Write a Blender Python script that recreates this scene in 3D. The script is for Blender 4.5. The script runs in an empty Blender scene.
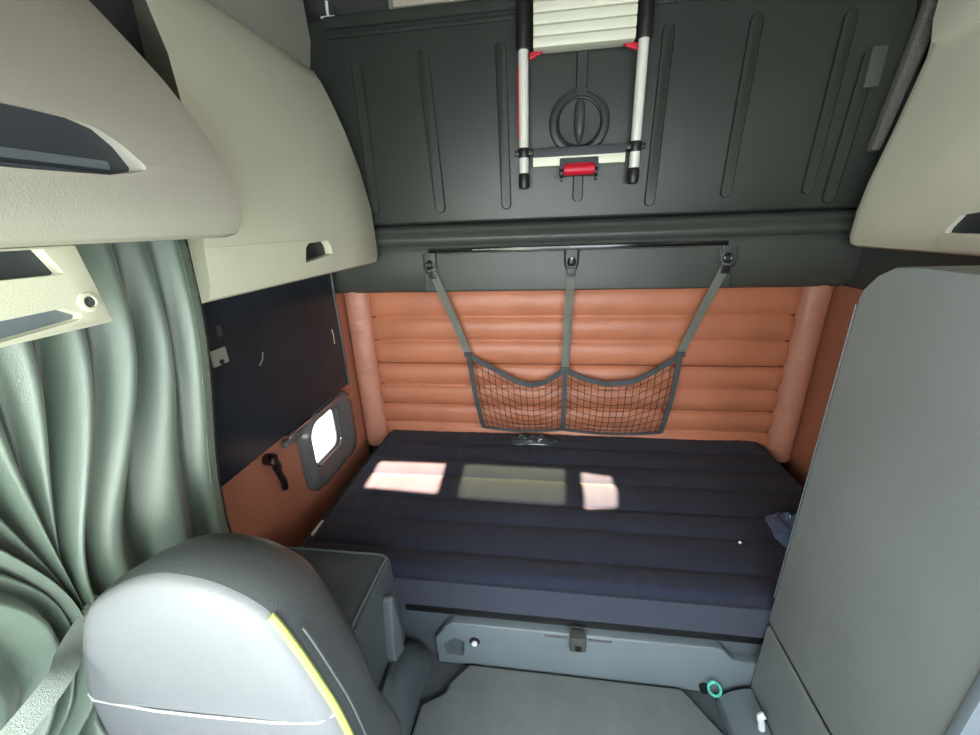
import bpy, bmesh, math, random
from mathutils import Vector, Matrix, noise
random.seed(7)
H = 1.45                       # height of the eye point above the cab floor; shapes below give z from the eye
sc = bpy.context.scene
COL = sc.collection
BASE = {}

# ------------------------------------------------------------------ materials
def s2l(c):
    return tuple(((v/255)/12.92 if v/255 <= .04045 else ((v/255+.055)/1.055)**2.4) for v in c)
def mat(name, rgb, rough=.6, metal=0., bump=0., bscale=60., var=.0, vscale=4., spec=.5, sheen=0., coat=0., stretch=(1,1,1), bump2=0., b2scale=8.):
    m = bpy.data.materials.new(name); m.use_nodes = True
    n = m.node_tree.nodes; L = m.node_tree.links
    b = n['Principled BSDF']; c = s2l(rgb)
    b.inputs['Base Color'].default_value = (*c, 1)
    b.inputs['Roughness'].default_value = rough
    b.inputs['Metallic'].default_value = metal
    b.inputs['Specular IOR Level'].default_value = spec
    b.inputs['Sheen Weight'].default_value = sheen
    b.inputs['Coat Weight'].default_value = coat
    tc = n.new('ShaderNodeTexCoord'); mp = n.new('ShaderNodeMapping'); mp.inputs['Scale'].default_value = stretch
    L.new(tc.outputs['Object'], mp.inputs['Vector'])
    if var:
        t = n.new('ShaderNodeTexNoise'); t.inputs['Scale'].default_value = vscale; t.inputs['Detail'].default_value = 4
        r = n.new('ShaderNodeMapRange'); r.inputs['From Min'].default_value = .3; r.inputs['From Max'].default_value = .7
        r.inputs['To Min'].default_value = 1-var; r.inputs['To Max'].default_value = 1+var
        mx = n.new('ShaderNodeVectorMath'); mx.operation = 'SCALE'; mx.inputs[0].default_value = c
        L.new(mp.outputs[0], t.inputs['Vector']); L.new(t.outputs[0], r.inputs['Value']); L.new(r.outputs[0], mx.inputs['Scale'])
        L.new(mx.outputs[0], b.inputs['Base Color'])
    prev = None
    for bs, st in ((bscale, bump), (b2scale, bump2)):
        if st:
            t = n.new('ShaderNodeTexNoise'); t.inputs['Scale'].default_value = bs; t.inputs['Detail'].default_value = 3
            bp = n.new('ShaderNodeBump'); bp.inputs['Strength'].default_value = st; bp.inputs['Distance'].default_value = .01
            L.new(mp.outputs[0], t.inputs['Vector']); L.new(t.outputs[0], bp.inputs['Height'])
            if prev: L.new(prev.outputs[0], bp.inputs['Normal'])
            prev = bp
    if prev: L.new(prev.outputs[0], b.inputs['Normal'])
    return m
def glass(name, col, rough=.02):
    m = bpy.data.materials.new(name); m.use_nodes = True
    n = m.node_tree.nodes; L = m.node_tree.links; n.clear()
    o = n.new('ShaderNodeOutputMaterial'); t = n.new('ShaderNodeBsdfTransparent'); t.inputs[0].default_value = (*col, 1)
    g = n.new('ShaderNodeBsdfGlossy'); g.inputs['Roughness'].default_value = rough
    mx = n.new('ShaderNodeMixShader'); mx.inputs[0].default_value = .05
    L.new(t.outputs[0], mx.inputs[1]); L.new(g.outputs[0], mx.inputs[2]); L.new(mx.outputs[0], o.inputs[0])
    return m
M = dict(
 bunk=mat('bunk_plastic', (48,53,49), .36, bump=.12, bscale=260, var=.12, vscale=3),
 ledge=mat('ledge_plastic', (70,74,70), .42, bump=.12, bscale=260, var=.1),
 black=mat('black_plastic', (22,23,24), .4),
 blackgloss=mat('black_gloss', (14,15,17), .15, spec=.7),
 cream=mat('cream_fabric_panel', (205,206,184), .8, bump=.12, bscale=400, var=.04),
 creamr=mat('pale_cream_panel', (226,226,206), .8, bump=.08, bscale=400, var=.04),
 beige=mat('beige_vinyl', (172,170,156), .7, bump=.1, bscale=350, var=.04),
 dark=mat('dark_recess', (52,58,62), .6),
 grey=mat('grey_lining', (150,150,140), .85, bump=.2, bscale=200),
 fuzzy=mat('fuzzy_grey_trim', (100,100,94), .95, bump=.6, bscale=300),
 leather=mat('tan_leather', (190,120,90), .42, bump=.1, bscale=180, var=.1, vscale=5, bump2=.25, b2scale=14, stretch=(1,1,1)),
 leatherw=mat('tan_leather_wrinkled', (194,136,116), .42, bump=.1, bscale=180, var=.08, vscale=5, bump2=.75, b2scale=9, stretch=(1,1,3)),
 side=mat('tan_side_board', (186,124,100), .55, bump=.1, bscale=200, var=.14, vscale=4),
 navy=mat('navy_fabric', (38,42,60), .9, bump=.5, bscale=500, var=.12, vscale=9, sheen=.15, spec=.2),
 navyside=mat('navy_fabric_border', (54,59,74), .9, bump=.4, bscale=500, spec=.2, sheen=.15),
 closet=mat('grey_closet_board', (122,128,127), .55, bump=.04, bscale=300, var=.08, vscale=2.5),
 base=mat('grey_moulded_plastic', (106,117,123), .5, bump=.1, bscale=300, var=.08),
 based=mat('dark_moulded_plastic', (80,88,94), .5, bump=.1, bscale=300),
 matm=mat('floor_mat_carpet', (106,112,113), .9, bump=.25, bscale=420, var=.1, vscale=12),
 console=mat('console_plastic', (82,91,96), .38, bump=.08, bscale=300, var=.06),
 seatl=mat('pale_seat_leather', (130,133,139), .5, bump=.12, bscale=260, bump2=.2, b2scale=7),
 seatd=mat('dark_seat_leather', (86,92,94), .42, bump=.12, bscale=260),
 piping=mat('lime_piping', (200,214,120), .5),
 seam=mat('pale_thread', (228,230,230), .7),
 curtain=mat('satin_curtain', (104,120,110), .30, bump=.15, bscale=500, sheen=.3, spec=.6, bump2=.25, b2scale=5, stretch=(1,1,.6)),
 hem=mat('curtain_hem', (104,116,104), .6, bump=.5, bscale=150),
 zip=mat('dark_stitching', (40,44,44), .7),
 pane=mat('glossy_navy_panel', (42,48,56), .25, var=.25, vscale=3, spec=.1),
 alu=mat('brushed_aluminium', (222,223,214), .4, metal=.15, bump=.05, bscale=300, stretch=(1,1,.05)),
 step=mat('pale_step_aluminium', (222,224,204), .55, metal=.15),
 chrome=mat('silver_trim', (190,192,195), .22, metal=.9),
 frame=mat('window_frame_plastic', (100,102,104), .25, spec=.7),
 red=mat('red_plastic', (196,24,48), .4),
 seamb=mat('brown_seam', (118,66,46), .7),
 webbing=mat('grey_webbing', (118,120,110), .8, bump=.5, bscale=500),
 webdark=mat('dark_net_trim', (66,72,76), .6, bump=.5, bscale=200),
 cord=mat('black_net_cord', (20,18,20), .8),
 teal=mat('teal_plastic', (90,205,185), .4),
 white=mat('white_plastic', (235,236,238), .35),
 bagk=mat('black_bag_film', (44,50,58), .25, spec=.8, bump2=.5, b2scale=18),
 bagb=mat('blue_bag_film', (70,92,124), .22, spec=.8, bump2=.8, b2scale=30),
 belt=mat('belt_webbing', (170,182,178), .6, bump=.4, bscale=500),
 floor=mat('cab_floor_rubber', (70,76,80), .7, bump=.3, bscale=200),
 wall=mat('cab_wall_liner', (70,72,72), .8, bump=.2, bscale=200),
 walld=mat('dark_wall_liner', (72,75,75), .6, bump=.2, bscale=200),
 ceil=mat('ceiling_liner', (128,128,120), .9, bump=.3, bscale=300),
 lamp=mat('frosted_lens', (205,200,180), .4),
)
M['glass'] = glass('clear_glass', (.98,.98,.98))
M['gl_pink'] = glass('rose_tinted_glass', (1.0,.78,.62))  # tints of the added roof panes, colouring the sun patches
M['gl_olive'] = glass('olive_tinted_glass', (.33,.32,.23))
M['gl_warm'] = glass('warm_tinted_glass', (.84,.72,.58))

# ------------------------------------------------------------------ mesh helpers
def B(): return bmesh.new()
def merge(dst, src):
    me = bpy.data.meshes.new('t'); src.to_mesh(me); src.free(); dst.from_mesh(me); bpy.data.meshes.remove(me)
def bevel(bm, off, seg=2, ang=.5):
    if off <= 0: return
    bm.normal_update()
    es = [e for e in bm.edges if len(e.link_faces) == 2 and e.calc_face_angle(0) > ang]
    if es: bmesh.ops.bevel(bm, geom=es, offset=off, offset_type='OFFSET', segments=seg, profile=.6, affect='EDGES', clamp_overlap=True)
def box(dst, x0, x1, y0, y1, z0, z1, bev=0., seg=2):
    bm = B(); bmesh.ops.create_cube(bm, size=1)
    for v in bm.verts: v.co = Vector(((x0+x1)/2+v.co.x*(x1-x0), (y0+y1)/2+v.co.y*(y1-y0), (z0+z1)/2+v.co.z*(z1-z0)))
    bevel(bm, bev, seg); merge(dst, bm); return dst
def ax3(axis, a, u, v):          # u,v are the two remaining coordinates in x,y,z order
    return Vector((a,u,v)) if axis == 'x' else Vector((u,a,v)) if axis == 'y' else Vector((u,v,a))
def prism(dst, pts, axis, a0, a1, bev=0., seg=2, ang=.5, shift=None):
    bm = B()
    lo = [bm.verts.new(ax3(axis, a0, *p)) for p in pts]
    hi = [bm.verts.new(ax3(axis, a1, *(p if shift is None else (p[0]+shift(p)[0], p[1]+shift(p)[1])))) for p in pts]
    bm.faces.new(lo); bm.faces.new(hi[::-1])
    n = len(pts)
    for i in range(n): bm.faces.new((lo[i], hi[i], hi[(i+1)%n], lo[(i+1)%n]))
    bmesh.ops.recalc_face_normals(bm, faces=bm.faces)
    if bm.calc_volume(signed=True) < 0: bmesh.ops.reverse_faces(bm, faces=bm.faces)
    bevel(bm, bev, seg, ang); merge(dst, bm); return dst
def loft(dst, rings, cap=True, closed=True):
    bm = B(); R = [[bm.verts.new(p) for p in r] for r in rings]
    n = len(R[0])
    for a, b in zip(R, R[1:]):
        for i in range(n if closed else n-1):
            j = (i+1) % n; bm.faces.new((a[i], a[j], b[j], b[i]))
    if cap and closed: bm.faces.new(R[0]); bm.faces.new(R[-1][::-1])
    bmesh.ops.recalc_face_normals(bm, faces=bm.faces)
    if cap and closed and bm.calc_volume(signed=True) < 0: bmesh.ops.reverse_faces(bm, faces=bm.faces)
    merge(dst, bm); return dst
def tube(dst, pts, r, seg=8, closed=False, cap=True):
    pts = [Vector(p) for p in pts]; n = len(pts); rings = []
    up = Vector((0,0,1)); prevn = None
    for i, p in enumerate(pts):
        if closed: t = pts[(i+1)%n]-pts[i-1]
        else: t = pts[min(i+1,n-1)]-pts[max(i-1,0)]
        t.normalize()
        if prevn is None:
            a = up if abs(t.dot(up)) < .9 else Vector((1,0,0)); nn = t.cross(a).normalized()
        else: nn = (prevn - t*prevn.dot(t)).normalized()
        prevn = nn; bn = t.cross(nn)
        rr = r[i] if isinstance(r, (list, tuple)) else r
        rings.append([p+(nn*math.cos(k*2*math.pi/seg)+bn*math.sin(k*2*math.pi/seg))*rr for k in range(seg)])
    if closed: rings.append(rings[0]); bm = loft(dst, rings, cap=False)
    else: loft(dst, rings, cap=cap)
    return dst
def cyl(dst, p0, p1, r, seg=24, bev=0.):
    p0, p1 = Vector(p0), Vector(p1); bm = B(); d = p1-p0
    bmesh.ops.create_cone(bm, cap_ends=True, segments=seg, radius1=r, radius2=r, depth=d.length)
    q = d.to_track_quat('Z', 'Y').to_matrix().to_4x4()
    bmesh.ops.transform(bm, matrix=Matrix.Translation((p0+p1)/2) @ q, verts=bm.verts)
    bevel(bm, bev, 2, .9); merge(dst, bm); return dst
def grid(dst, fn, nu, nv):
    bm = B(); V = [[bm.verts.new(fn(i/nu, j/nv)) for j in range(nv+1)] for i in range(nu+1)]
    for i in range(nu):
        for j in range(nv): bm.faces.new((V[i][j], V[i+1][j], V[i+1][j+1], V[i][j+1]))
    bmesh.ops.recalc_face_normals(bm, faces=bm.faces); merge(dst, bm); return dst
def ribbon(dst, pts, w, nrm, t=.003):     # flat band of width w along pts, facing nrm
    pts = [Vector(p) for p in pts]; nrm = Vector(nrm).normalized(); rings = []
    for i, p in enumerate(pts):
        tg = (pts[min(i+1,len(pts)-1)]-pts[max(i-1,0)]).normalized(); sd = tg.cross(nrm).normalized()
        rings.append([p+sd*w/2+nrm*t/2, p-sd*w/2+nrm*t/2, p-sd*w/2-nrm*t/2, p+sd*w/2-nrm*t/2])
    loft(dst, rings); return dst
def plate_hole(dst, outer, hole, x0, x1):      # flat plate in the yz plane with a hole
    bm = B()
    for P in (outer, hole):
        vs = [bm.verts.new((x0, p[0], p[1])) for p in P]
        for i in range(len(vs)): bm.edges.new((vs[i], vs[(i+1) % len(vs)]))
    bmesh.ops.triangle_fill(bm, edges=bm.edges[:], use_beauty=True)
    g = bmesh.ops.extrude_face_region(bm, geom=bm.faces[:])
    bmesh.ops.translate(bm, verts=[v for v in g['geom'] if isinstance(v, bmesh.types.BMVert)], vec=(x1-x0, 0, 0))
    bmesh.ops.recalc_face_normals(bm, faces=bm.faces); merge(dst, bm); return dst
def stadium(cx, z0, z1, w, n=8, rx=1.):
    r = w/2; P = []
    for k in range(n+1): a = math.pi*k/n; P.append((cx+r*math.cos(a), z1-r+r*math.sin(a)))
    for k in range(n+1): a = math.pi+math.pi*k/n; P.append((cx+r*math.cos(a), z0+r+r*math.sin(a)))
    return P
def rrect(u0, u1, v0, v1, r, n=6):
    P = []
    for cx, cy, a0 in ((u1-r,v1-r,0),(u0+r,v1-r,90),(u0+r,v0+r,180),(u1-r,v0+r,270)):
        for k in range(n+1): a = math.radians(a0+90*k/n); P.append((cx+r*math.cos(a), cy+r*math.sin(a)))
    return P
def spline(P, n=10, closed=False):
    P = [Vector(p) for p in P]; out = []; m = len(P)
    for i in range(m if closed else m-1):
        g = (lambda k: P[k % m]) if closed else (lambda k: P[max(0, min(m-1, k))])
        p0, p1, p2, p3 = g(i-1), g(i), g(i+1), g(i+2)
        for k in range(n):
            t = k/n
            out.append(.5*((2*p1)+(p2-p0)*t+(2*p0-5*p1+4*p2-p3)*t*t+(3*p1-p0-3*p2+p3)*t**3))
    if not closed: out.append(P[-1].copy())
    return out
def interp(tab, x):
    if x <= tab[0][0]: return tab[0][1]
    for (a, fa), (b, fb) in zip(tab, tab[1:]):
        if x <= b:
            t = (x-a)/(b-a); return fa+(fb-fa)*t
    return tab[-1][1]
def sm(a, b, x):
    t = max(0, min(1, (x-a)/(b-a))); return t*t*(3-2*t)

# ------------------------------------------------------------------ object helpers
def empty(name, base):
    o = bpy.data.objects.new(name, None); COL.objects.link(o)
    o.empty_display_size = .05; o.location = (base[0], base[1], base[2]+H); BASE[o.name] = Vector(o.location); return o
def thing(name, label, cat, base, group=None):
    o = empty(name, base); o['label'] = label; o['category'] = cat
    if group: o['group'] = group
    return o
def mk(name, bm, m, parent=None, base=(0,0,0), smooth=True, angle=.6, solid=0.):
    org = BASE[parent.name] if parent else Vector((base[0], base[1], base[2]+H))
    bmesh.ops.translate(bm, verts=bm.verts, vec=Vector((0,0,H))-org)
    me = bpy.data.meshes.new(name); bm.to_mesh(me); bm.free()
    if smooth:
        me.shade_smooth(); me.set_sharp_from_angle(angle=angle)
    me.materials.append(M[m] if isinstance(m, str) else m)
    o = bpy.data.objects.new(name, me); COL.objects.link(o)
    if parent: o.parent = parent
    else: o.location = org
    if solid:
        md = o.modifiers.new('solid', 'SOLIDIFY'); md.thickness = solid; md.offset = 0
    BASE[o.name] = org; return o
def solo(name, bm, m, label, cat, base, group=None, **k):
    o = mk(name, bm, m, None, base, **k); o['label'] = label; o['category'] = cat
    if group: o['group'] = group
    return o
def struct(name, bm, m, **k):
    o = mk(name, bm, m, None, (0,0,-H), **k); o['kind'] = 'structure'; return o
def cut(o, bmc, solver='EXACT'):                 # real boolean hole, cutter thrown away
    org = BASE[o.name]
    bmesh.ops.translate(bmc, verts=bmc.verts, vec=Vector((0,0,H)))
    me = bpy.data.meshes.new('cut'); bmc.to_mesh(me); bmc.free()
    c = bpy.data.objects.new('cut', me); COL.objects.link(c)
    md = o.modifiers.new('b', 'BOOLEAN'); md.operation = 'DIFFERENCE'; md.object = c; md.solver = solver
    bpy.context.view_layer.update()
    dg = bpy.context.evaluated_depsgraph_get()
    new = bpy.data.meshes.new_from_object(o.evaluated_get(dg)); o.modifiers.remove(md); old = o.data
    o.data = new; bpy.data.meshes.remove(old); bpy.data.objects.remove(c); bpy.data.meshes.remove(me)
    new.name = o.name; new.shade_smooth(); new.set_sharp_from_angle(angle=.6)

# ================================================================== THE SETTING
b = B(); box(b, -1.045, 1.32, -1.0, 2.05, -1.52, -1.45); struct('floor', b, 'floor')
struct('wall_rear', box(B(), -1.045, 1.32, 1.96, 2.05, -1.45, 1.0), 'wall')
WIN = rrect(1.33, 1.675, -1.03, -.750, .045)
wl = struct('wall_left', plate_hole(B(), [(-1.0,-1.45),(1.96,-1.45),(1.96,1.0),(-1.0,1.0)], WIN, -1.045, -1.03), 'wall')
struct('wall_right', box(B(), 1.235, 1.32, -1.0, 1.96, -1.45, 1.0), 'walld')
struct('wall_front', box(B(), -1.045, 1.32, -1.08, -1.0, -1.45, 1.0), 'wall')
# roof, with unseen openings added to shape the sun patches on the mattress
SUN = Vector((.30, -.50, 1.0))          # towards the sun
SX, SY, ZC = -1.052, 0, .96
k = ZC+1.052; ox, oy = SUN.x*k, SUN.y*k
ce = struct('ceiling', box(B(), -1.045, 1.32, -1.0, 1.96, ZC, ZC+.05), 'ceil')
segs = [[(-.773,1.545),(-.44,1.546),(-.424,1.309),(-.763,1.328)],
        [(-.36,1.552),(.112,1.55),(.102,1.285),(-.345,1.297)],
        [(.168,1.532),(.302,1.506),(.315,1.40),(.301,1.290),(.165,1.268)]]
for sg in segs:
    cut(ce, prism(B(), [(p[0]+ox, p[1]+oy) for p in sg], 'z', ZC-.02, ZC+.12, .018, 3, ang=1.0))
for i, (sg, g) in enumerate(zip(segs, ('gl_pink','gl_olive','gl_warm'))):
    cx = sum(p[0] for p in sg)/len(sg); cy = sum(p[1] for p in sg)/len(sg)
    struct('window_%d' % (i+2), prism(B(), [(cx+(p[0]-cx)*1.12+ox, cy+(p[1]-cy)*1.12+oy) for p in sg], 'z', ZC+.052, ZC+.056), g)  # added unseen panes that tint each sun patch

# window in the lower left wall (bright, with moulded frame)
w1 = struct('window_1', B(), 'frame')
bm = B()
def ring(o, x, dy0=0, dy1=0): return [Vector((x, p[0], p[1])) for p in o]
outer = rrect(1.300, 1.735, -1.090, -.735, .085, 10); mid = rrect(1.318, 1.700, -1.065, -.750, .075, 10)
inn0 = rrect(1.335, 1.610, -.995, -.765, .06, 10); inn1 = rrect(1.345, 1.572, -.968, -.770, .045, 10)
loft(bm, [ring(outer, -.998), ring(outer, -.985), ring(mid, -.955), ring(rrect(1.330,1.65,-1.03,-.757,.07,10), -.950), ring(inn0, -.978), ring(inn1, -.985), ring(inn1, -.992), ring(rrect(1.325, 1.68, -1.035, -.745, .05, 10), -.999)], cap=False)
w1.data.materials.clear(); bpy.data.objects.remove(w1)
w1 = struct('window_1', bm, 'frame', angle=1.2)
mk('glass_pane', prism(B(), rrect(1.334, 1.67, -1.025, -.755, .04, 10), 'x', -1.042, -1.039), 'glass', w1)
il = rrect(1.352, 1.585, -.975, -.765, .048, 10)
mk('inner_trim', tube(B(), [Vector((-.972, p[0], p[1])) for p in il], .0055, closed=True), 'chrome', w1)
for yy, zz in ((1.40,-1.078),(1.66,-1.03),(1.717,-.78),(1.55,-1.078),(1.725,-.90),(1.31,-.99)): mk('screw', cyl(B(), (-.995,yy,zz), (-.972,yy,zz), .006, 12), 'chrome', w1)

# left side lining board with the window hole
sb = solo('side_lining_panel', plate_hole(B(), [(.62,-1.45),(1.90,-1.45),(1.90,-.29),(.62,-.29)], WIN, -1.029, -1.0), 'side', 'flat tan lining board on the left wall around the small bright window', 'wall panel', (-1.0,1.1,-1.45))
# flat board on the right
solo('side_lining_panel', prism(B(), [(.5,-1.45),(1.905,-1.45),(1.905,-.287),(.5,-.287)], 'x', 1.212, 1.235, .003), 'side',
     'flat reddish tan lining board in the right rear corner, half hidden by the grey closet', 'wall panel', (1.22,1.2,-1.45))

# ================================================================== REAR WALL: quilted panel and corner bolsters
zs = [-.285,-.422,-.541,-.665,-.782,-.895,-1.006,-1.12]
def quilt(u, v):
    x = -.872+u*(1.098+.872); z = -.285-v*(1.12-.285)
    for a, c in zip(zs, zs[1:]):
        if c <= z <= a:
            t = (a-z)/(a-c); break
    y = 1.888-.030*(4*t*(1-t))**.55
    y -= .0035*noise.noise(Vector((x*9, z*5, 0)))*(4*t*(1-t))
    e = min(u, 1-u); y += .012*(1-sm(0, .012, e))
    return Vector((x, y, z))
q = thing('quilted_back_panel', 'tan leather panel with horizontal quilted rolls on the rear wall above the bed', 'wall panel', (.11,1.9,-1.12))
mk('quilted_rolls', grid(B(), quilt, 120, 112), 'leather', q, angle=1.5)
mk('backing_board', box(B(), -.88, 1.10, 1.892, 1.955, -1.14, -.28), 'side', q)
bm = B()
for z in zs[1:-1]: tube(bm, [(-.872+i*.197, 1.8845, z) for i in range(11)], .0045, 6)
mk('stitching', bm, 'seamb', q)
def bolster(x0, x1, side):
    def f(u, v):
        x = x0+u*(x1-x0); z = -.283-v*.86
        y = 1.900-.068*max(0,math.sin(math.pi*u))**.35
        y += .004*noise.noise(Vector((x*14, z*9+x*12, 1)))
        return Vector((x, y, z))
    return f
solo('corner_bolster', grid(B(), bolster(-.995, -.866, 0), 20, 90), 'leatherw', 'padded vertical leather strip in the left rear corner beside the quilted panel', 'wall pad', (-.93,1.88,-1.14), angle=1.5, solid=.004)
solo('corner_bolster', grid(B(), bolster(1.092, 1.212, 1), 20, 90), 'leatherw', 'padded vertical leather strip in the right rear corner, creased and pinkish', 'wall pad', (1.15,1.88,-1.14), angle=1.5, solid=.004)

# ================================================================== LEDGE between bunk and quilt
prof = [(1.955,.02),(1.815,.0),(1.806,-.012),(1.812,-.022),(1.806,-.032),(1.788,-.045),(1.786,-.06),(1.80,-.075),(1.812,-.082),(1.806,-.092),(1.80,-.11),(1.803,-.20),(1.815,-.27),(1.835,-.292),(1.955,-.292)]
lg = thing('rear_ledge', 'long dark grey moulded ledge across the rear wall under the folded bunk', 'ledge', (.1,1.9,-.292))
mk('moulding', prism(B(), prof, 'x', -1.03, 1.235), 'ledge', lg, angle=.9)
mk('slot_rail', box(B(), -.52, .735, 1.792, 1.806, -.112, -.094, .003), 'blackgloss', lg)
mk('bright_strip', box(B(), -.32, .10, 1.790, 1.794, -.105, -.101, .001), 'grey', lg)
mk('centre_plate', box(B(), -.55, .765, 1.794, 1.812, -.283, -.114, .006, 3), 'ledge', lg)

# ================================================================== UPPER BUNK, folded up against the rear wall
ub = thing('folded_upper_bunk', 'black plastic underside of the upper bunk folded up against the rear wall', 'bunk bed', (.12,1.85,.0))
PO = [(-1.005,.012),(1.205,.012)]+[(1.21,.62),(1.19,.70),(1.14,.755),(1.06,.775)]+[(-.87,.775),(-.94,.765),(-.99,.725),(-1.005,.66)]
mk('panel', prism(B(), PO, 'y', 1.80, 1.87, .018, 3), 'bunk', ub)
def frame_ring(dst, o, i, y0, y1):
    loft(dst, [[Vector((p[0],y0,p[1])) for p in o],[Vector((p[0],y1,p[1])) for p in o],[Vector((p[0],y1,p[1])) for p in i],[Vector((p[0],y0,p[1])) for p in i]], cap=False)
bm = B()
# raised lip under the upper edge
box(bm, -.86, 1.10, 1.789, 1.803, .700, .716, .006, 3); box(bm, -.86, 1.10, 1.785, 1.803, .730, .770, .010, 3)
mk('upper_lip', bm, 'bunk', ub)
def rib(cx, z0, z1, w, lean=0):
    bm = B(); o = stadium(cx, z0, z1, w, 8)
    o = [(p[0]+lean*(p[1]-z0), p[1]) for p in o]
    loft(bm, [[Vector((p[0],1.802,p[1])) for p in o], [Vector((p[0],1.796,p[1])) for p in o],
              [Vector((cx+(p[0]-cx)*.80+lean*0, 1.790, (z0+z1)/2+(p[1]-(z0+z1)/2)*.99)) for p in o]])
    return bm
for cx, z0, z1, w, ln in ((-.745,.06,.62,.045,-.01),(-.45,.052,.64,.048,-.05),(-.165,.057,.64,.042,-.02),(.412,.046,.645,.042,.02),(.695,.066,.65,.044,.03),(.985,.066,.635,.044,.04),(1.065,.03,.52,.05,.07)):
    mk('rib', rib(cx, z0, z1, w, ln), 'bunk', ub, angle=.8)
for z0, z1 in ((.44,.60),(.075,.20)):
    mk('rib', rib(.127, z0, z1, .042), 'bunk', ub, angle=.8)
cx, cz = .123, .357
dl = mk('latch_dial', B(), 'black', ub); bpy.data.objects.remove(dl)
def circ(r, y, n=48): return [Vector((cx+r*math.cos(2*math.pi*k/n), y, cz+r*math.sin(2*math.pi*k/n))) for k in range(n)]
dl = mk('latch_dial', loft(B(), [circ(.112,1.803), circ(.112,1.794), circ(.106,1.790), circ(.086,1.792), circ(.085,1.797), circ(.078,1.797), circ(.077,1.787), circ(.02,1.789)]), 'bunk', ub, angle=.7)
mk('dial_gap', tube(B(), [(cx+.0845*math.cos(2*math.pi*k/48), 1.7905, cz+.0845*math.sin(2*math.pi*k/48)) for k in range(48)], .005, closed=True), 'black', dl)
mk('dial_rim', tube(B(), [(cx+.112*math.cos(2*math.pi*k/48), 1.7935, cz+.112*math.sin(2*math.pi*k/48)) for k in range(48)], .0032, closed=True), 'black', dl)
def gr(t, w): return [Vector((cx+w*(1-abs(t)**(7 if t > 0 else 2.6))*math.cos(a), 1.787-.034*(1-abs(t)**3)*max(0,math.sin(a)), cz+t*.079)) for a in [math.pi*k/8 for k in range(9)]]
mk('dial_grip', loft(B(), [gr(-1+2*i/16, .019) for i in range(17)], cap=False, closed=False), 'ledge', dl, solid=.002, angle=1.2)
# side bumper square at the right
mk('side_pad', box(B(), 1.085, 1.135, 1.780, 1.803, .40, .52, .006), 'ledge', ub)
mk('foam_edge', prism(B(), [(1.150,.20),(1.185,.20),(1.262,.62),(1.262,.80),(1.205,.80),(1.205,.62)], 'y', 1.765, 1.80, .012), 'fuzzy', ub)

# small white peg on top left of the bunk
hk = thing('white_peg', 'tiny white peg above the upper left corner of the folded bunk', 'peg', (-.85,1.80,.762))
mk('stem', tube(B(), [(-.846,1.815,.772),(-.846,1.812,.80),(-.842,1.808,.825)], .0055), 'white', hk)
mk('foot', box(B(), -.872, -.815, 1.80, 1.825, .770, .778, .003), 'white', hk)
# reading lamp / hatch lens near the roof
lp = thing('roof_lamp', 'pale rectangular lens high on the rear wall above the folded bunk', 'lamp', (-.45,1.93,.83))
mk('lens', box(B(), -.62, -.24, 1.93, 1.958, .835, .90, .008), 'lamp', lp)
mk('bezel', box(B(), -.645, -.215, 1.945, 1.959, .815, .925, .006), 'grey', lp)

# ================================================================== TELESCOPIC LADDER
YL = 1.752
ld = thing('telescopic_ladder', 'folded aluminium telescopic ladder clipped on the black upper bunk', 'ladder', (.12,YL,.14))
XL, XR = -.0885, .332
for x, zt in ((XL,.60),(XR,.60)):
    r = mk('rail', cyl(B(), (x,YL,.165), (x,YL,zt), .0185, 20), 'alu', ld)
    mk('foot_cap', cyl(B(), (x,YL,.128), (x,YL,.188), .0215, 20, .012), 'black', ld)
    bm = B(); cyl(bm, (x,YL,.240), (x,YL,.275), .0235, 20, .003); box(bm, x-.036, x+.036, YL-.014, YL+.014, .248, .268, .004)
    mk('collar', bm, 'black', ld)
    bm = B(); cyl(bm, (x,YL,.590), (x,YL,.90), .0265, 24, .003)
    mk('upper_sleeve', bm, 'black', ld)
mk('printed_strip', box(B(), XL-.020, XL-.0165, YL-.012, YL-.004, .30, .54), 'red', ld)
for k in range(6):
    z = .583+k*.0335
    bm = B(); box(bm, -.052, .298, YL-.036, YL+.030, z, z+.0300, .004)
    mk('step', bm, 'step', ld)
bm = B(); box(bm, -.052, .295, YL-.022, YL+.020, .236, .268, .004)
mk('lower_bar', box(B(), -.052, .295, YL-.020, YL+.020, .205, .238, .003), 'step', ld)
mk('lower_bar_cover', bm, 'dark', ld)
for sx, x in ((1,XL),(-1,XR)):
    xa = x+sx*.024
    mk('release_button', prism(B(), [(xa,.553),(xa,.574),(xa+sx*.048,.574),(xa+sx*.036,.566)], 'y', YL-.028, YL-.010, .002), 'red', ld)
bm = B(); box(bm, .050, .195, YL-.034, YL-.004, .165, .228, .004)
bk = mk('latch_bracket', bm, 'dark', ld)
bm = B(); cyl(bm, (.065,YL-.046,.185), (.180,YL-.046,.185), .020, 20, .004); box(bm, .075,.170, YL-.052, YL-.030, .178, .208, .004)
mk('red_latch', bm, 'red', bk)
for x in (.058,.187):
    bm = B(); cyl(bm, (x-.006,YL-.04,.175),(x+.006,YL-.04,.175),.016,16,.002); cyl(bm, (x-.004,YL-.034,.155),(x+.004,YL-.034,.155),.009,12)
    mk('latch_hinge', bm, 'black', bk)
mk('mounting_clip', box(B(), .10, .145, YL+.018, 1.801, .208, .236, .003), 'black', ld)

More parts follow.
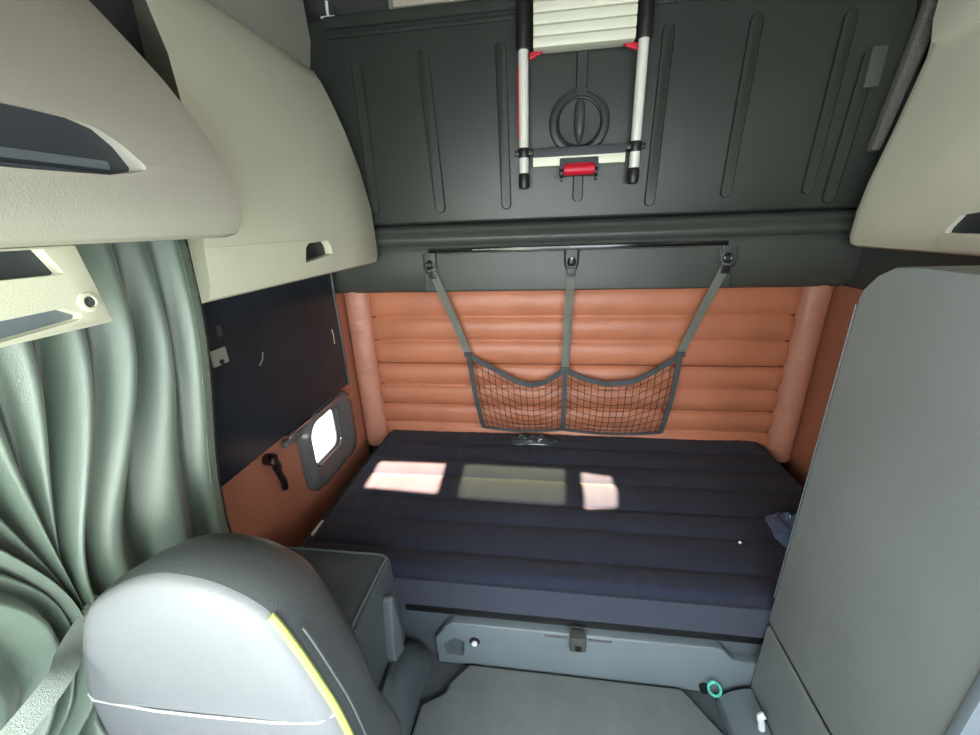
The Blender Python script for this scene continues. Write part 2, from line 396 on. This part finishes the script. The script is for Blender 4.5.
# ================================================================== STRAP HOOKS AND CARGO NET
hooks = [(-.515, 'left'), (.111, 'middle'), (.735, 'right')]
for x, nm in hooks:
    z = -.150
    t = thing('hook_bracket', 'small black hook bracket on the grey ledge, holding the %s strap of the net' % nm, 'bracket', (x,1.79,-.21), 'net hook brackets')
    tilt = {'left':-.0,'middle':0,'right':.012}[nm]
    bm = B(); tube(bm, [(x-.030,1.789,z+.035),(x-.028,1.787,z-.02),(x-.018,1.786,z-.048),(x+.018+tilt,1.786,z-.048),(x+.028+tilt,1.787,z-.02),(x+.030+tilt,1.789,z+.035)], .0035, 8)
    mk('guard_loop', bm, 'black', t)
    mk('plate', box(B(), x-.024, x+.024, 1.788, 1.795, z-.045, z+.038, .003), 'ledge', t)
    bm = B(); tube(bm, [(x+.013*math.cos(a), 1.777, z-.012+.015*math.sin(a)) for a in [2*math.pi*k/20 for k in range(20)]], .0048, closed=True); cyl(bm, (x,1.79,z+.003),(x,1.772,z+.003),.006,12)
    mk('ring', bm, 'blackgloss', t)
nt = thing('cargo_net', 'black mesh storage net with two pockets hanging on three grey straps', 'net', (.11,1.80,-1.0))
tops = {'l':[(-.367,-.593),(-.23,-.665),(-.13,-.722),(-.06,-.742),(.0,-.728),(.099,-.664)], 'r':[(.099,-.664),(.19,-.705),(.30,-.728),(.42,-.712),(.52,-.652),(.612,-.585)]}
def topz(side, s):
    P = tops[side]; x0, x1 = P[0][0], P[-1][0]; x = x0+s*(x1-x0); return x, interp(P, x)
def net(side, s, v):
    x, z = topz(side, s)
    xb = {'l':(-.31,.098),'r':(.098,.573)}[side]
    xbt = xb[0]+s*(xb[1]-xb[0]); zb = -.998
    xx = x+(xbt-x)*v; zz = z+(zb-z)*v
    zz -= .02*math.sin(math.pi*s)*(1-v)*v*4
    y = 1.826-.028*math.sin(math.pi*v)-.030*math.sin(math.pi*s)*(.4+.6*v)-.012*(1-v)
    return Vector((xx, y, zz))
straps = [((-.507,-.182),(-.367,-.593),(-.31,-.998),'l',0), ((.111,-.180),(.099,-.664),(.098,-.998),'l',1), ((.735,-.182),(.612,-.585),(.573,-.998),'r',1)]
for a, c, d, sd, e in straps:
    pts = [(a[0],1.778,a[1]),(a[0]+(c[0]-a[0])*.1,1.780,a[1]+(c[1]-a[1])*.1),(a[0]+(c[0]-a[0])*.5,1.800,a[1]+(c[1]-a[1])*.5),(c[0],1.813,c[1])]
    st = mk('strap', ribbon(B(), spline(pts, 6), .036, (0,-1,0)), 'webbing', nt)
    bx = B(); box(bx, -.016, .016, -.004, .004, -.030, .004, .002)
    bmesh.ops.translate(bx, verts=bx.verts, vec=(a[0]+(c[0]-a[0])*.03, 1.776, a[1]-.012))
    mk('buckle', bx, 'black', st)
    mk('side_binding', ribbon(B(), [net(sd, e, v/8)+Vector((0,-.004,0)) for v in range(9)], .022, (0,-1,0)), 'webdark', nt)
    bm = B(); x_ = c[0]; box(bm, x_-.022, x_+.022, 1.805, 1.812, c[1]-.012, c[1]+.012, .003); mk('joint_patch', bm, 'webdark', nt)
for sd in 'lr':
    bm = B(); ribbon(bm, [net(sd, i/20, 0)+Vector((0,-.004,-.006)) for i in range(21)], .023, (0,-1,.15), .004)
    mk('top_binding', bm, 'webdark', nt)
    mk('bottom_binding', ribbon(B(), [net(sd, i/10, 1) for i in range(11)], .014, (0,-1,0), .004), 'webdark', nt)
    bm = B(); nn = 15 if sd == 'l' else 16
    for i in range(1, nn): tube(bm, [net(sd, i/nn, v/8) for v in range(9)], .0016, 4)
    for j in range(1, 9): tube(bm, [net(sd, i/16, j/9) for i in range(17)], .0016, 4)
    mk('mesh_pocket', bm, 'cord', nt)

# ================================================================== MATTRESS
seams_y = [1.036,1.187,1.305,1.466,1.60,1.74]
YE = [.938]+seams_y+[1.885]
def mtop(u, v):
    x = -.842+u*(1.06+.842); y = .938+v*(1.885-.938)
    for a, c in zip(YE, YE[1:]):
        if a <= y <= c+1e-6: t = (y-a)/(c-a); break
    p = (4*t*(1-t))**.5 if 0 < t < 1 else 0
    z = -1.060+.014*p
    if p > 0: z += .0055*noise.noise(Vector((x*30, y*3, 2)))*p*sm(-.25,.25,noise.noise(Vector((x*2.2, y*3, 5))))
    z += .004*noise.noise(Vector((x*3, y*4, 0)))
    ex = min(x+.842, 1.06-x); ey = min(y-.938, 1.885-y)
    z -= .018*(1-sm(0, .022, ex))+.015*(1-sm(0, .022, ey))
    return Vector((x, y, z))
mt = thing('mattress', 'navy blue quilted mattress on the lower bunk in front of the tan panel', 'mattress', (.11,1.4,-1.19))
mk('quilted_top', grid(B(), mtop, 300, 150), 'navy', mt, angle=1.5)
bm = B()
P = rrect(-.846, 1.064, .934, 1.889, .03, 5)
loft(bm, [[Vector((p[0],p[1],z)) for p in P] for z in (-1.070,-1.085,-1.13,-1.178,-1.19)], cap=True)
mk('side_border', bm, 'navyside', mt, angle=.8)
mk('piping', tube(B(), [Vector((p[0],p[1],-1.074)) for p in rrect(-.848,1.066,.932,1.891,.03,5)], .0045, 6, closed=True), 'navy', mt)
for i_, yy in enumerate(seams_y):
    mk('seam', tube(B(), [Vector((-.835+k*.0945, yy, mtop(min(1,(k*.0945+.007)/1.902), (yy-.938)/.947).z+.0012)) for k in range(21)], .0016, 5), 'cord', mt)
mk('sunlit_edge', box(B(), -.853, -.842, 1.075, 1.15, -1.082, -1.060, .002), 'white', mt)  # white strip painted in for the sunlit mattress edge

# ================================================================== BED BASE
bb = thing('bed_base', 'grey moulded storage base under the mattress with a centre catch', 'bed base', (.11,1.3,-1.45))
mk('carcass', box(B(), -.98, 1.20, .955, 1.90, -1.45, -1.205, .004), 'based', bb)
mk('under_mattress_shade', box(B(), -.46, .70, .942, .970, -1.232, -1.192, .006), 'black', bb)  # black strip standing in for the shade between mattress and base
PF = [(-.355,-1.445),(-.36,-1.33),(-.345,-1.31),(-.318,-1.265),(-.295,-1.247),(.535,-1.243),(.555,-1.25),(.585,-1.285),(.60,-1.292),(.70,-1.292),(.70,-1.445)]
fp = mk('front_panel', prism(B(), PF, 'y', .925, .957, .007, 3), 'base', bb)
cut(fp, prism(B(), [(-.325,-1.40),(-.262,-1.40),(-.255,-1.33),(-.29,-1.315),(-.33,-1.35)], 'y', .90, .945))
for a, c in ((.010,.085),(.150,.225)): mk('slot_trim', box(B(), a, c, .920, .927, -1.262, -1.254, .002), 'chrome', fp)
ct = mk('centre_catch', box(B(), .092, .142, .902, .935, -1.292, -1.232, .006), 'ledge', bb)
mk('catch_button', box(B(), .108, .127, .896, .905, -1.280, -1.264, .002), 'black', ct)
bm = B(); cyl(bm, (-.221,.928,-1.325), (-.221,.914,-1.325), .010, 16, .003); mk('white_knob', bm, 'white', fp)
bm = B(); cyl(bm, (-.221,.930,-1.322), (-.221,.921,-1.322), .018, 16, .003); mk('knob_socket', bm, 'black', fp)
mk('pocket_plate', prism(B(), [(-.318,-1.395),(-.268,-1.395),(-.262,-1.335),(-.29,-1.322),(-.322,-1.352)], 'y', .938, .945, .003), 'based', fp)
bm = B(); cyl(bm, (.517,.926,-1.412), (.517,.905,-1.412), .014, 16, .003); mk('dark_knob', bm, 'black', bb)
t = thing('teal_ring_tag', 'teal plastic ring hanging beside the dark knob at the right end of the bed base', 'ring', (.536,.905,-1.43))
mk('band', tube(B(), [(.541+.017*math.cos(a)-.010*math.sin(a), .904, -1.392+.031*math.sin(a)+.004*math.cos(a)) for a in [2*math.pi*k/28 for k in range(28)]], .004, closed=True), 'teal', t)

# floor mat and mouldings beside it
mp = [(-.385,.62),(-.375,.78),(-.306,.822),(-.300,.85),(-.244,.918),(.451,.918),(.545,.79),(.60,.62),(.60,.1),(-.385,.1)]
solo('floor_mat', prism(B(), mp, 'z', -1.452, -1.425, .010, 3), 'matm', 'grey carpet mat with clipped corners on the floor in front of the bed base', 'floor mat', (.1,.5,-1.45))
cv = thing('floor_moulding', 'pale grey moulded kerb on the floor between the mat and the right closet', 'moulding', (.64,.6,-1.45))
mk('kerb', prism(B(), [(.552,-1.45),(.560,-1.42),(.585,-1.395),(.620,-1.375),(.645,-1.37),(.645,-1.45)], 'y', .15, .905, .004), 'base', cv, angle=1.)
mk('hook', tube(B(), spline([(.625,.80,-1.378),(.620,.80,-1.350),(.612,.80,-1.325),(.622,.80,-1.315)], 4), .009), 'white', cv)
cv = thing('floor_moulding', 'rounded dark grey hump on the floor between the seat console and the mat', 'moulding', (-.42,.75,-1.45))
def hump(i):
    t = i/10; y = .925-.5*t; h = .10+.10*math.sin(math.pi*min(1,t*1.3)); 
    return [Vector((-.478,y,-1.45)),Vector((-.478,y,-1.45+h*.9)),Vector((-.45,y,-1.45+h)),Vector((-.415,y,-1.45+h*.85)),Vector((-.39,y,-1.45+h*.4)),Vector((-.385,y,-1.45))]
mk('hump', loft(B(), [hump(i) for i in range(11)]), 'console', cv, angle=1.2)

# ================================================================== CONSOLE BEHIND THE SEAT
cn = thing('side_console', 'glossy grey storage console behind the driver seat, against the bed', 'console', (-.67,.78,-1.45))
bm = B(); prism(bm, [(-.88,-1.45),(-.462,-1.45),(-.478,-.985),(-.86,-.985)], 'y', .63, .930, .012, 3)
mk('body', bm, 'console', cn)
mk('top_lid', box(B(), -.855, -.486, .640, .925, -.986, -.974, .006, 3), 'console', cn)
mk('lid_edge_trim', tube(B(), spline([(-.855,.920,-.972),(-.60,.922,-.972),(-.492,.918,-.972),(-.487,.87,-.973),(-.489,.74,-.973),(-.489,.65,-.973)], 6), .0035), 'base', cn)
mk('top_recess', prism(B(), rrect(-.80,-.53,.68,.88,.03), 'z', -.9745, -.9725, .0005), 'based', cn)
mk('side_rib', prism(B(), [(.78,-1.45),(.80,-1.20),(.83,-1.05),(.85,-1.05),(.865,-1.2),(.87,-1.45)], 'x', -.478, -.445, .012, 3), 'base', cn)
mk('side_clip', box(B(), -.468, -.458, .655, .665, -1.19, -1.15, .003), 'chrome', cn)

# ================================================================== DRIVER SEAT
R_ = [(-.58,-.505),(-.50,-.520),(-.434,-.564),(-.400,-.635),(-.372,-.72),(-.348,-.81),(-.328,-.95),(-.322,-1.12)]
L_ = [(-.878,-1.12),(-.874,-.97),(-.864,-.83),(-.842,-.75),(-.812,-.672),(-.765,-.59),(-.70,-.543),(-.64,-.515)]
OUT = [(p.x, p.z) for p in spline([(x,0,z) for x, z in R_+L_], 6, closed=True)]
CX, CZ = -.60, -.86
def sring(s, y, dz=0, dx=0):
    return [Vector((CX+(p[0]-CX)*s+dx, y+.10*(-.5-p[1])*0, CZ+(p[1]-CZ)*(s if True else 1)+dz)) for p in OUT]
st = thing('driver_seat', 'pale grey driver seat with dark sides and lime piping, at lower left', 'seat', (-.60,.3,-1.45))
cov = mk('backrest_cover', loft(B(), [sring(1.0,.412), sring(.995,.402), sring(.97,.392), sring(.90,.386), sring(.75,.383), sring(.5,.384), sring(.25,.385), sring(.02,.385)][::-1]), 'seatl', st, angle=1.3)
mk('backrest_shell', loft(B(), [sring(1.0,.410), sring(1.008,.425), sring(1.005,.45), sring(.985,.485), sring(.95,.515), sring(.89,.54), sring(.8,.555), sring(.4,.565)]), 'seatd', st, angle=1.3)
nR = len(R_)*6
rp = [Vector((CX+(p[0]-CX)*1.003, .406, CZ+(p[1]-CZ)*1.003)) for p in OUT]
mk('piping', tube(B(), rp[13:44], .0065, 8), 'piping', st)
mk('thin_piping', tube(B(), [v+Vector((.012,.020,.002)) for v in rp[17:44]], .0028, 6), 'seatd', st)
mk('seam', tube(B(), [(-.862,.396,-.823),(-.84,.3865,-.822),(-.70,.3805,-.815),(-.60,.3815,-.812),(-.45,.3815,-.800),(-.375,.387,-.793),(-.352,.400,-.790)], .0022, 6), 'seam', cov)
bm = B(); P = rrect(-.87,-.33,-.08,.46,.09,6)
loft(bm, [[Vector((CX+(p[0]-CX)*s, .19+(p[1]-.19)*s, z)) for p in P] for s, z in ((.9,-1.24),(.98,-1.22),(1,-1.17),(.98,-1.12),(.9,-1.095),(.5,-1.09))])
mk('seat_cushion', bm, 'seatl', st, angle=1.2)
mk('seat_base', box(B(), -.80, -.40, .0, .42, -1.45, -1.235, .02), 'seatd', st)

# ================================================================== CURTAIN
def curt(u, v):
    # u 0 front .. 1 rear edge; v 0 top .. 1 bottom
    z = -.0-v*1.30
    yt = -.25+u*1.195
    yp = .455+(u-.5)*.10; zp = -.715
    k = sm(-.05, .80, v*1.30/.85)
    side = (1-sm(.66, 1.0, u)*.86)*(.15+.85*sm(-.05,.42,u))
    kk = k**2.0*side if -z < .72 else (k**2*side)*(1-.95*sm(.74, 1.10, -z))
    y = yt+(yp-yt)*kk
    y -= .15*sm(.55,1,u)*min(v,.75)**1.5*1.0
    ph = u*2*math.pi*13.5+2.2*noise.noise(Vector((u*3, v*1.3, 3)))*1.3
    amp = (.028+.010*noise.noise(Vector((u*7, v*2.0, 9))))*(1-.35*kk)
    amp *= .55+.45*sm(0,.2,v)
    x = -.925+amp*math.sin(ph)+.010*math.sin(ph*.47+1.3*v*3)
    x += .016*noise.noise(Vector((u*5+v*2.0, v*5-u*3, 1)))*sm(.1,.6,v)
    # lower swags swept towards the tie point
    x += .014*math.sin((z-zp)*46+u*5)*sm(.55,.75,v)*(1-sm(.55,.8,u))
    e = sm(.955, .985, u)
    x = x*(1-e)+(-.905)*e
    return Vector((x, y, z))
cu = thing('side_curtain', 'grey green satin curtain gathered in folds beside the driver seat', 'curtain', (-.88,.5,-1.30))
mk('cloth', grid(B(), curt, 360, 150), 'curtain', cu, angle=3.1, solid=.0015)
mk('hem', ribbon(B(), [curt(.985, j/40)+Vector((.004,0,0)) for j in range(41)], .022, (1,0,0), .004), 'hem', cu)
bm = B()
for j in range(150):
    p = curt(.999, j/150); box(bm, -.903, -.898, p.y-.003, p.y+.003, p.z-.0022, p.z+.0022)
mk('zip_stitching', bm, 'zip', cu)
mk('top_track', box(B(), -.95, -.90, -.2, .95, .0, .02, .004), 'dark', cu)

# seat belt
bl = thing('seat_belt', 'pale grey seat belt webbing slanting down at the lower left corner beside the seat', 'seat belt', (-.80,.3,-1.2))
mk('webbing', ribbon(B(), spline([(-.905,.50,-.70),(-.85,.40,-.700),(-.79,.345,-.680),(-.765,.27,-.680),(-.75,.16,-.69),(-.74,.05,-.73)], 8), .036, (.75,-.35,.55), .0025), 'belt', bl)
mk('buckle_tongue', box(B(), -.757, -.722, .035, .06, -.76, -.70, .004), 'chrome', bl)

# ================================================================== GLOSSY DARK PANEL on left wall
pn = thing('dark_wall_panel', 'large glossy navy black panel on the left wall under the cream locker', 'panel', (-.98,1.3,-.73))
mk('board', box(B(), -.992, -.972, .55, 1.735, -.728, -.165, .004), 'pane', pn)
bm = B(); box(bm, -.996, -.968, 1.733, 1.745, -.735, -.16, .002); mk('edge_trim', bm, 'frame', pn)
mk('bottom_rail', box(B(), -.985, -.962, 1.22, 1.39, -.748, -.734, .004), 'chrome', pn); mk('bottom_rail', box(B(), -.985, -.962, 1.43, 1.59, -.752, -.740, .004), 'chrome', pn)
mk('hinge', box(B(), -.992, -.966, 1.20, 1.31, -.780, -.752, .010, 3), 'frame', pn)
bm = B(); box(bm, -.973, -.966, .985, 1.045, -.372, -.322, .004); mk('clip', bm, 'grey', pn)
mk('clip_screw', cyl(B(), (-.967,1.015,-.362),(-.962,1.015,-.362),.008,12), 'black', pn)
mk('clip', box(B(), -.973, -.967, 1.03, 1.05, -.29, -.255, .003), 'dark', pn)
mk('scuff_mark', ribbon(B(), [(-.9712,1.17,-.43),(-.9712,1.19,-.415),(-.9712,1.20,-.39)], .005, (1,0,0), .0006), 'grey', pn)
mk('scuff_mark', ribbon(B(), [(-.9712,1.665,-.43),(-.9712,1.67,-.46),(-.9712,1.668,-.50)], .006, (1,0,0), .0006), 'lamp', pn)

# black pull handle on the side board
hd = thing('pull_handle', 'black pull handle on the tan board left of the small window', 'handle', (-.99,1.13,-.92))
mk('grip', tube(B(), spline([(-.985,1.125,-.775),(-.972,1.132,-.80),(-.975,1.140,-.84),(-.972,1.150,-.89),(-.978,1.155,-.925)], 5), [.019]*4+[.016]*5+[.012]*12, 10), 'black', hd)
bm = B(); cyl(bm, (-1.001,1.122,-.775),(-.965,1.122,-.775),.022,18,.004); mk('pivot', bm, 'blackgloss', hd)

# ================================================================== LEFT REAR LOCKER
LP = [(-.770,-.146),(-.748,-.138),(-.738,-.11),(-.738,-.03),(-.742,.08),(-.771,.235),(-.810,.37),(-.849,.475),(-.880,.545),(-.905,.585),(-.95,.615),(-1.03,.625),(-1.03,-.146)]
def lean(p): return (0, 0)
lk = thing('overhead_locker', 'cream overhead locker on the left wall above the dark panel', 'locker', (-.9,1.3,-.146))
bm = B()
yf = lambda z: .800+.16*sm(-.15,.55,z)
xf = lambda z: interp([(-.146,-.770),(-.03,-.738),(.08,-.742),(.235,-.771),(.37,-.81),(.475,-.849),(.545,-.88),(.585,-.905)], z)
ye = lambda p: yf(p[1])+max(0, xf(p[1])-p[0])*1.7
loft(bm, [[Vector((p[0], ye(p), p[1])) for p in LP], [Vector((p[0], ye(p)+.006, p[1])) for p in LP], [Vector((p[0],1.5,p[1])) for p in LP], [Vector((p[0],1.744,p[1])) for p in LP], [Vector((p[0]+(-.006 if p[0]>-1.0 else 0),1.754,p[1]+(.004 if p[1]<0 else -.004))) for p in LP]])
body = mk('door', bm, 'cream', lk, angle=.5)
HN = [(1.185,-.092),(1.355,-.078),(1.352,-.050),(1.335,-.032),(1.22,-.036),(1.20,-.048)]
cut(body, prism(B(), HN, 'x', -.80, -.70, .004))
mk('handle_recess', prism(B(), [(1.175,-.102),(1.365,-.088),(1.365,-.022),(1.175,-.022)], 'x', -.775, -.765), 'black', lk)
# crease strip
bm = B(); tube(bm, [(-.7375,.81,-.028),(-.7375,1.2,-.028),(-.7375,1.74,-.028)], .0015, 6); mk('crease', bm, 'cream', lk)
# lining above the locker
struct('trim_1', prism(B(), [(-1.03,.60),(-.945,.61),(-.925,.70),(-.935,.96),(-1.03,.96)], 'y', .98, 1.795), 'grey')

# ================================================================== LEFT FRONT SHELF
SP = [(-.625,-.006),(-.598,.0),(-.583,.02),(-.577,.045),(-.583,.10),(-.611,.165),(-.64,.215),(-.672,.262),(-.715,.316),(-.77,.381),(-.84,.43),(-1.03,.47),(-1.03,-.006)]
fs = thing('front_shelf_housing', 'big beige grey overhead housing at upper left with a dark open slot', 'overhead housing', (-.8,.3,-.006))
bm = B()
loft(bm, [[Vector((p[0],y,p[1]-( .0))) for p in SP] for y in (-.45,.2,.72)]+[[Vector((p[0]-.004 if p[0]>-1 else p[0],.752,p[1])) for p in SP],[Vector((p[0]-.018 if p[0]>-1 else p[0],.762,p[1]*.96+.004)) for p in SP]])
hb = mk('housing', bm, 'beige', fs, angle=.55)
SL = spline([(0,y,z) for y, z in ((.20,.076),(.42,.077),(.53,.081),(.568,.090),(.577,.100),(.560,.124),(.535,.143),(.49,.149),(.40,.146),(.20,.143))], 4, closed=True)
SL = [(-.12,.076),(.42,.077),(.515,.080),(.545,.0845),(.574,.092),(.576,.097),(.560,.122),(.538,.140),(.51,.147),(.47,.148),(-.12,.146)]
cut(hb, prism(B(), SL, 'x', -.614, -.50, .003))
mk('slot_liner', prism(B(), [(p[0]+(.012 if p[0] > .3 else 0), p[1]+(.004 if p[1] > .11 else -.004)) for p in SL], 'x', -.64, -.611), 'dark', fs)
mk('slot_shelf_lip', box(B(), -.606, -.594, -.12, .53, .077, .084, .003), 'based', fs)
mk('slot_back_band', box(B(), -.613, -.607, -.12, .545, .090, .102, .003), 'base', fs)
# raised rounded face pad
def pad(u, v):
    y = -.3+u*.91; z = .0+v*.075
    return Vector((-.5875-.012*(1-sm(0,.35,min(1,(1-u)*10)))+.004*math.sin(math.pi*v), y, z))

# door header below the shelf
hp = thing('door_header_panel', 'cream door header panel with dark slot under the big overhead housing', 'header panel', (-.8,.3,-.145))
HPp = [(-.3,-.145),(.600,-.141),(.604,-.135),(.588,-.008),(-.3,-.008)]
hh = mk('panel', prism(B(), HPp, 'x', -.80, -.768, .004), 'cream', hp)
S1 = [(-.2,-.046),(.552,-.052),(.556,-.049),(.540,-.012),(-.2,-.012)]
S2 = [(-.2,-.136),(.44,-.135),(.555,-.126),(.560,-.118),(.535,-.103),(.44,-.106),(-.2,-.108)]
cut(hh, prism(B(), S1, 'x', -.79, -.7)); 
mk('upper_recess_lining', prism(B(), S1, 'x', -.795, -.7895), 'dark', hp)
bm = B()
def scoop(u, v):
    y = -.2+u*.76; z = -.136+v*.03+.004*math.sin(u*3)
    return Vector((-.7665-.010*math.sin(math.pi*v)*(1-sm(.9,1,u)), y, z))
cut(hh, prism(B(), S2, 'x', -.785, -.7, .003))
mk('lower_recess_lining', prism(B(), S2, 'x', -.795, -.7845), 'base', hp)
mk('screw_cup', loft(B(), [[Vector((x_, .575+r_*math.cos(a), -.100+r_*math.sin(a))) for a in [2*math.pi*k/20 for k in range(20)]] for x_, r_ in ((-.769,.017),(-.764,.015),(-.763,.010),(-.767,.009))]), 'cream', hp)
mk('screw', cyl(B(), (-.768,.575,-.100),(-.7655,.575,-.100),.0088,16), 'webdark', hp)

# ================================================================== RIGHT LOCKER
RP = [(1.150,-.126),(1.134,-.120),(1.126,-.095),(1.128,-.02),(1.142,.10),(1.176,.25),(1.205,.40),(1.222,.49),(1.232,.56),(1.232,-.124)]
rk = thing('overhead_locker', 'cream overhead locker at upper right above the grey closet', 'locker', (1.2,1.3,-.124))
bm = B()
RP2 = [(p[0],p[1]) for p in RP]
def rr(y, dx, dz): return [Vector((p[0]+(dx if p[0]<1.23 else 0), y, p[1]+(dz if p[1] < .0 else 0))) for p in RP2]
loft(bm, [rr(.35,0,0), rr(1.70,0,0), rr(1.728,.003,.006), rr(1.742,.012,.018), rr(1.746,.02,.03)])
rb = mk('door', bm, 'creamr', rk, angle=.6)
RH = [(.983,-.0715),(1.352,-.068),(1.350,-.055),(1.325,-.0205),(1.28,-.0145),(.983,-.0143)]
bmr = bmesh.new(); bmr.from_mesh(rb.data)
bmesh.ops.reverse_faces(bmr, faces=bmr.faces) if bmr.calc_volume(signed=True) < 0 else None
bmr.to_mesh(rb.data); bmr.free()
cut(rb, prism(B(), RH, 'x', 1.09, 1.178), 'FAST')
mk('handle_recess', prism(B(), [(.97,-.08),(1.36,-.08),(1.36,-.005),(.97,-.005)], 'x', 1.142, 1.150), 'dark', rk)
mk('handle_lip', prism(B(), [(.97,-.118),(1.35,-.114),(1.372,-.095),(1.36,-.072),(.97,-.072)], 'x', 1.122, 1.134, .004, 3), 'creamr', rk)
tp = mk('upper_flap', prism(B(), [(.5,.50),(1.55,.50),(1.71,.49),(1.73,.56),(1.73,.75),(.5,.75)], 'x', 1.205, 1.233, .008), 'creamr', rk)

# ================================================================== CLOSET at right
KC = .922
cl = thing('wardrobe_closet', 'tall plain grey closet filling the right side in front of the bed', 'closet', (.9,.7,-1.45))
kc = lambda P: [(p[0]*KC, max(p[1]*KC, -1.448)) for p in P]
XC = .705*KC
CP = [(.53,-1.198),(.995,-1.198),(1.0,-1.19),(1.0,-.185),(.994,-.165),(.966,-.132),(.925,-.110),(.87,-.105),(.53,-.105)]
mk('upper_door', prism(B(), kc(CP), 'x', XC, 1.10, .006, 3), 'closet', cl)
CQ = [(.53,-1.6),(1.0,-1.6),(1.0,-1.214),(.53,-1.222)]
mk('lower_door', prism(B(), kc(CQ), 'x', XC, 1.10, .006, 3), 'closet', cl)
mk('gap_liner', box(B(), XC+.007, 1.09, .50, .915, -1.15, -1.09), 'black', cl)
mk('edge_strip', prism(B(), kc([(.512,-1.6),(.530,-1.6),(.530,-.105),(.512,-.105)]), 'x', XC-.006, XC+.03, .004), 'base', cl)
bm = B(); tube(bm, [(XC-.0012,1.0005*KC,z*KC) for z in [-.20-.1*i for i in range(10)]], .0018, 6); mk('edge_piping', bm, 'based', cl)

# ================================================================== LOOSE THINGS ON THE BED
def crumple(cx, cy, z0, sx, sy, h, seed, amp=.35, nu=40, nv=40):
    def f(u, v):
        a = u*2*math.pi; r = v
        n1 = noise.noise(Vector((math.cos(a)*1.6, math.sin(a)*1.6, seed)))
        rr_ = r*(1+.35*n1)
        x = cx+sx*rr_*math.cos(a); y = cy+sy*rr_*math.sin(a)
        q_ = abs(noise.noise(Vector((x*38, y*38, seed))))+.5*abs(noise.noise(Vector((x*80, y*80, seed+3))))
        z = z0+h*(1-r**2.2)*(.55+amp*2*q_)
        return Vector((x, y, z))
    return grid(B(), f, nu, nv)
solo('plastic_bag', crumple(-.065, 1.795, -1.054, .150, .048, .045, 4), 'bagk', 'crumpled shiny black plastic bag on the mattress under the net', 'bag', (-.065,1.795,-1.05), angle=.9, solid=.0008)
t = solo('plastic_bag', crumple(.885, 1.215, -1.052, .105, .105, .075, 8), 'bagb', 'crumpled blue plastic bag on the mattress beside the grey closet', 'bag', (.885,1.215,-1.05), angle=.9, solid=.0008)
bm = B(); bmesh.ops.create_icosphere(bm, subdivisions=2, radius=.005); bmesh.ops.translate(bm, verts=bm.verts, vec=(.665,1.16,-1.043))
for v in bm.verts: v.co += .0015*noise.noise_vector(v.co*200)
solo('lint_crumb', bm, 'white', 'tiny white crumb lying on the right part of the navy mattress', 'crumb', (.665,1.16,-1.045))

# ================================================================== LIGHT
def area(name, loc, rot_to, sx, sy, power, col):
    l = bpy.data.lights.new(name, 'AREA'); l.shape = 'RECTANGLE'; l.size = sx; l.size_y = sy; l.energy = power; l.color = col
    o = bpy.data.objects.new(name, l); COL.objects.link(o); o.location = (loc[0],loc[1],loc[2]+H)
    d = Vector(rot_to)-Vector(loc); o.rotation_euler = d.to_track_quat('-Z','Y').to_euler(); return o
area('windscreen_daylight', (.1,-.85,-.15), (.1,1.4,-.75), 1.9, .8, 52, (.90,.96,1.0))
area('door_window_daylight', (-.45,-.15,-.50), (-.80,1.1,.15), .5, .45, 4.5, (.90,1.0,.62))
area('right_window_daylight', (1.1,-.2,-.35), (-.5,.9,-.5), .7, .5, 12, (1.0,.98,.92))
area('low_blue_fill', (.1,-.75,-.95), (.0,1.0,-1.15), 1.5, .4, 11, (.74,.87,1.0))  # added bluish fill, lifts the curtain, seat and lower closet
area('locker_fill', (-.55,-.35,-.15), (1.2,1.3,.15), .6, .45, 11, (1.0,.98,.90))  # added fill lamp that brightens the right locker
s = bpy.data.lights.new('sun', 'SUN'); s.energy = 140; s.angle = math.radians(.6); s.color = (1.0,.97,.92)
so = bpy.data.objects.new('sun', s); COL.objects.link(so); so.location = (.6,-1,4); so.rotation_euler = SUN.to_track_quat('Z','Y').to_euler()
w = bpy.data.worlds.new('sky'); sc.world = w; w.use_nodes = True
bg = w.node_tree.nodes['Background']; bg.inputs[0].default_value = (.92,.97,1.0,1); bg.inputs[1].default_value = 4.0

# ================================================================== CAMERA
yaw, pitch, roll = math.radians(8.26), math.radians(19.84), math.radians(2.125)
f = Vector((-math.sin(yaw)*math.cos(pitch), math.cos(yaw)*math.cos(pitch), -math.sin(pitch)))
r = Vector((math.cos(yaw), math.sin(yaw), 0)); d = f.cross(r)
r2 = r*math.cos(roll)+d*math.sin(roll); d2 = -r*math.sin(roll)+d*math.cos(roll)
cd = bpy.data.cameras.new('camera'); cd.sensor_fit = 'HORIZONTAL'; cd.sensor_width = 36; cd.lens = 396.45*36/980; cd.clip_start = .02
co = bpy.data.objects.new('camera', cd); COL.objects.link(co)
mw = Matrix((( r2.x, -d2.x, -f.x, 0), (r2.y, -d2.y, -f.y, 0), (r2.z, -d2.z, -f.z, H), (0,0,0,1)))
co.matrix_world = mw; sc.camera = co
sc.view_settings.view_transform = 'Standard'; sc.view_settings.look = 'None'; sc.view_settings.exposure = 0
sc.cycles.use_denoising = True
sc.cycles.sample_clamp_indirect = 6
sc.cycles.max_bounces = 10; sc.cycles.transparent_max_bounces = 16
